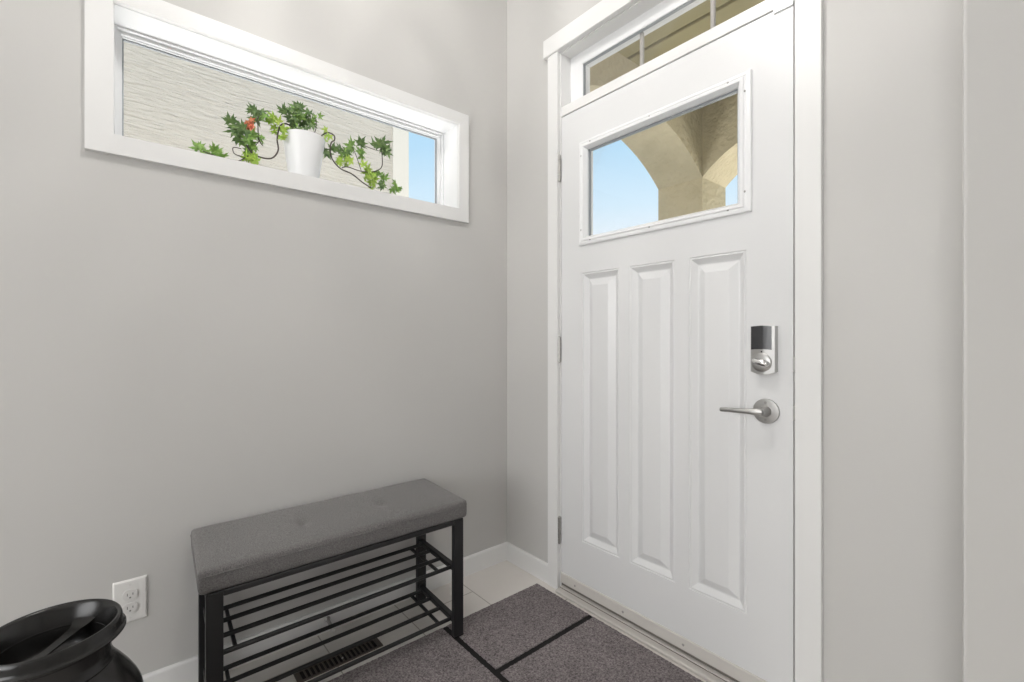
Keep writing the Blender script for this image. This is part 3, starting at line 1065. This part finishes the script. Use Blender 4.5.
# mushroom lid: beaded outer edge, tall sloping band, rounded crest, deep dish
prof = [(.004, .440), (.060, .440), (.075, .444), (.082, .460), (.084, .490), (.096, .4955), (.108, .497), (.1125, .498), (.1145, .5005), (.1145, .5035), (.1130, .5055),
        (.1110, .507), (.1095, .513), (.1085, .521), (.1070, .5265), (.1045, .5295), (.1015, .5290), (.0985, .5255), (.0955, .517), (.0915, .509), (.0890, .500), (.0840, .488), (.0800, .470), (.0765, .454), (.070, .448),
        (.058, .446), (.053, .449), (.048, .446), (.004, .446)]
lid = MB().lathe(prof, (cx_, cy_, 0), 72).build('lid', 'can', can, auto=50)
# strap handle bridging the dish
def strap(a_deg, half_w, path, thick):
    mb = MB()
    d = Vector((math.cos(R(a_deg)), math.sin(R(a_deg)), 0))
    s = Vector((-d.y, d.x, 0))
    base = Vector((cx_, cy_, 0))
    top, bot = [], []
    for i, (u, z, wf) in enumerate(path):
        w_ = half_w * wf
        p = base + d * u + Vector((0, 0, z))
        top.append((mb.bm.verts.new(p - s * w_), mb.bm.verts.new(p + s * w_)))
        q = p - Vector((0, 0, thick))
        bot.append((mb.bm.verts.new(q - s * w_), mb.bm.verts.new(q + s * w_)))
    for i in range(len(path) - 1):
        mb.bm.faces.new((top[i][0], top[i][1], top[i + 1][1], top[i + 1][0]))
        mb.bm.faces.new((bot[i][0], bot[i + 1][0], bot[i + 1][1], bot[i][1]))
        mb.bm.faces.new((top[i][0], top[i + 1][0], bot[i + 1][0], bot[i][0]))
        mb.bm.faces.new((top[i][1], bot[i][1], bot[i + 1][1], top[i + 1][1]))
    mb.bm.faces.new((top[0][0], bot[0][0], bot[0][1], top[0][1]))
    mb.bm.faces.new((top[-1][0], top[-1][1], bot[-1][1], bot[-1][0]))
    return mb
path = [(-.0900, .500, 1.9), (-.082, .496, 1.4), (-.065, .493, 1.0), (-.03, .491, .85), (0, .4905, .8), (.03, .491, .85), (.058, .492, 1.05), (.074, .4935, 1.5), (.0880, .500, 2.1)]
strap(148, .0105, path, .0035).build('strap_handle', 'can', lid, auto=40)
# ================================================================== OUTSIDE: PORCH
PX, PY, T = .220, 1.532, .336             # inner corner of the porch pier, wall thickness
ZS, ZC = 2.188, 2.665                     # spring line of the arches, porch ceiling
def arch_pts(w, rise_pts, n=24):
    return [rise_pts(i / n * w) for i in range(n + 1)]
def seg_arch(w, a, b):
    """Height of a segmental arch above the spring line at distance t from the pier."""
    r2 = a * a + b * b
    return lambda t: b + math.sqrt(max(r2 - (t - a) ** 2, 0))
def arch_wall(width, opening, a, b, total, top, n=28):
    """2-D outline pieces (quads) of a wall with an arched opening starting at 0."""
    fz = seg_arch(opening, a, b)
    quads = []
    for i in range(n):
        t0, t1 = opening * i / n, opening * (i + 1) / n
        quads.append(((t0, ZS + fz(t0)), (t1, ZS + fz(t1)), (t1, top), (t0, top)))
    return quads
porch = MB()
# left wall arch opens from the pier back towards the house
q_left = arch_wall(0, 1.50, .762, -.88, 0, ZC)
wl = MB()
for (a, b_, c_, d_) in q_left:
    P = [(PY - a[0], a[1]), (PY - b_[0], b_[1]), (PY - c_[0], c_[1]), (PY - d_[0], d_[1])]
    wl.prism(P, 'x', PX - T, PX)
bmesh.ops.remove_doubles(wl.bm, verts=wl.bm.verts, dist=1e-5)
tag(wl.build('wall_porch_left', 'stucco_porch'), 'tan stucco porch arch seen at left through the door glass', 'wall', kind='structure')
wf = MB()
for (a, b_, c_, d_) in arch_wall(0, 1.02, .51, -.50, 0, ZC):
    P = [(PX + a[0], a[1]), (PX + b_[0], b_[1]), (PX + c_[0], c_[1]), (PX + d_[0], d_[1])]
    wf.prism(P, 'y', PY, PY + T)
wf.box(PX + 1.02, PX + 1.50, PY, PY + T, -.1, ZC)
tag(wf.build('wall_porch_front', 'stucco_porch'), 'tan stucco porch arch at right through the door glass', 'wall', kind='structure')
pr = MB().box(PX - T, PX, PY, PY + T, -.1, ZS)
pr.box(PX - T, PX, PY, PY + T, ZS, ZC)
tag(pr.build('pillar', 'stucco_porch'), 'square tan stucco porch pillar seen through the door glass', 'pillar', kind='structure')
# plank ceiling: boards along x with a shadow gap, one deeper beam
pc = MB()
y = .20
while y < PY + T:
    pc.box(PX - T, PX + 3.0, y + .006, min(y + .16, PY + T + .12), ZC, ZC + .05, bevel=.006, seg=1)
    y += .166
pc.box(PX - T, PX + 3.0, .19, PY + T + .12, ZC + .02, ZC + .06)
tag(pc.build('ceiling_porch', 'soffit'), 'olive board porch ceiling seen through the transom', 'ceiling', kind='structure')
tag(MB().box(PX - T, PX + 3.0, .19, PY + T + .2, -.25, -.02).build('porch_slab', 'concrete'), 'concrete porch slab outside the entry door', 'floor', kind='structure')
tag(MB().box(-14, 14, -10, 30, -.55, -.45).build('ground', 'lawn'), 'pale paved ground around the houses', 'ground', kind='structure')

# ================================================================== OUTSIDE: NEIGHBOUR HOUSE
nh = empty('neighbour_house', (-4.3, -4.8, -.5), 'pale stucco neighbouring house wall seen through the long window', 'house')
NX = -1.75
MB().box(-6.5, NX, -10, .222, -.5, 5.2).build('stucco_wall', 'trowel', nh)
MB().box(NX - .14, NX + .025, .220, .362, -.5, 5.2, bevel=.004, seg=1).build('corner_board', 'exterior_white', nh)
MB().prism([(NX + .10, 5.2), (NX + .10, 5.32), (-4.1, 6.9), (-6.6, 5.32), (-6.6, 5.2)], 'y', -10.2, .40).build('roof', 'fascia', nh)
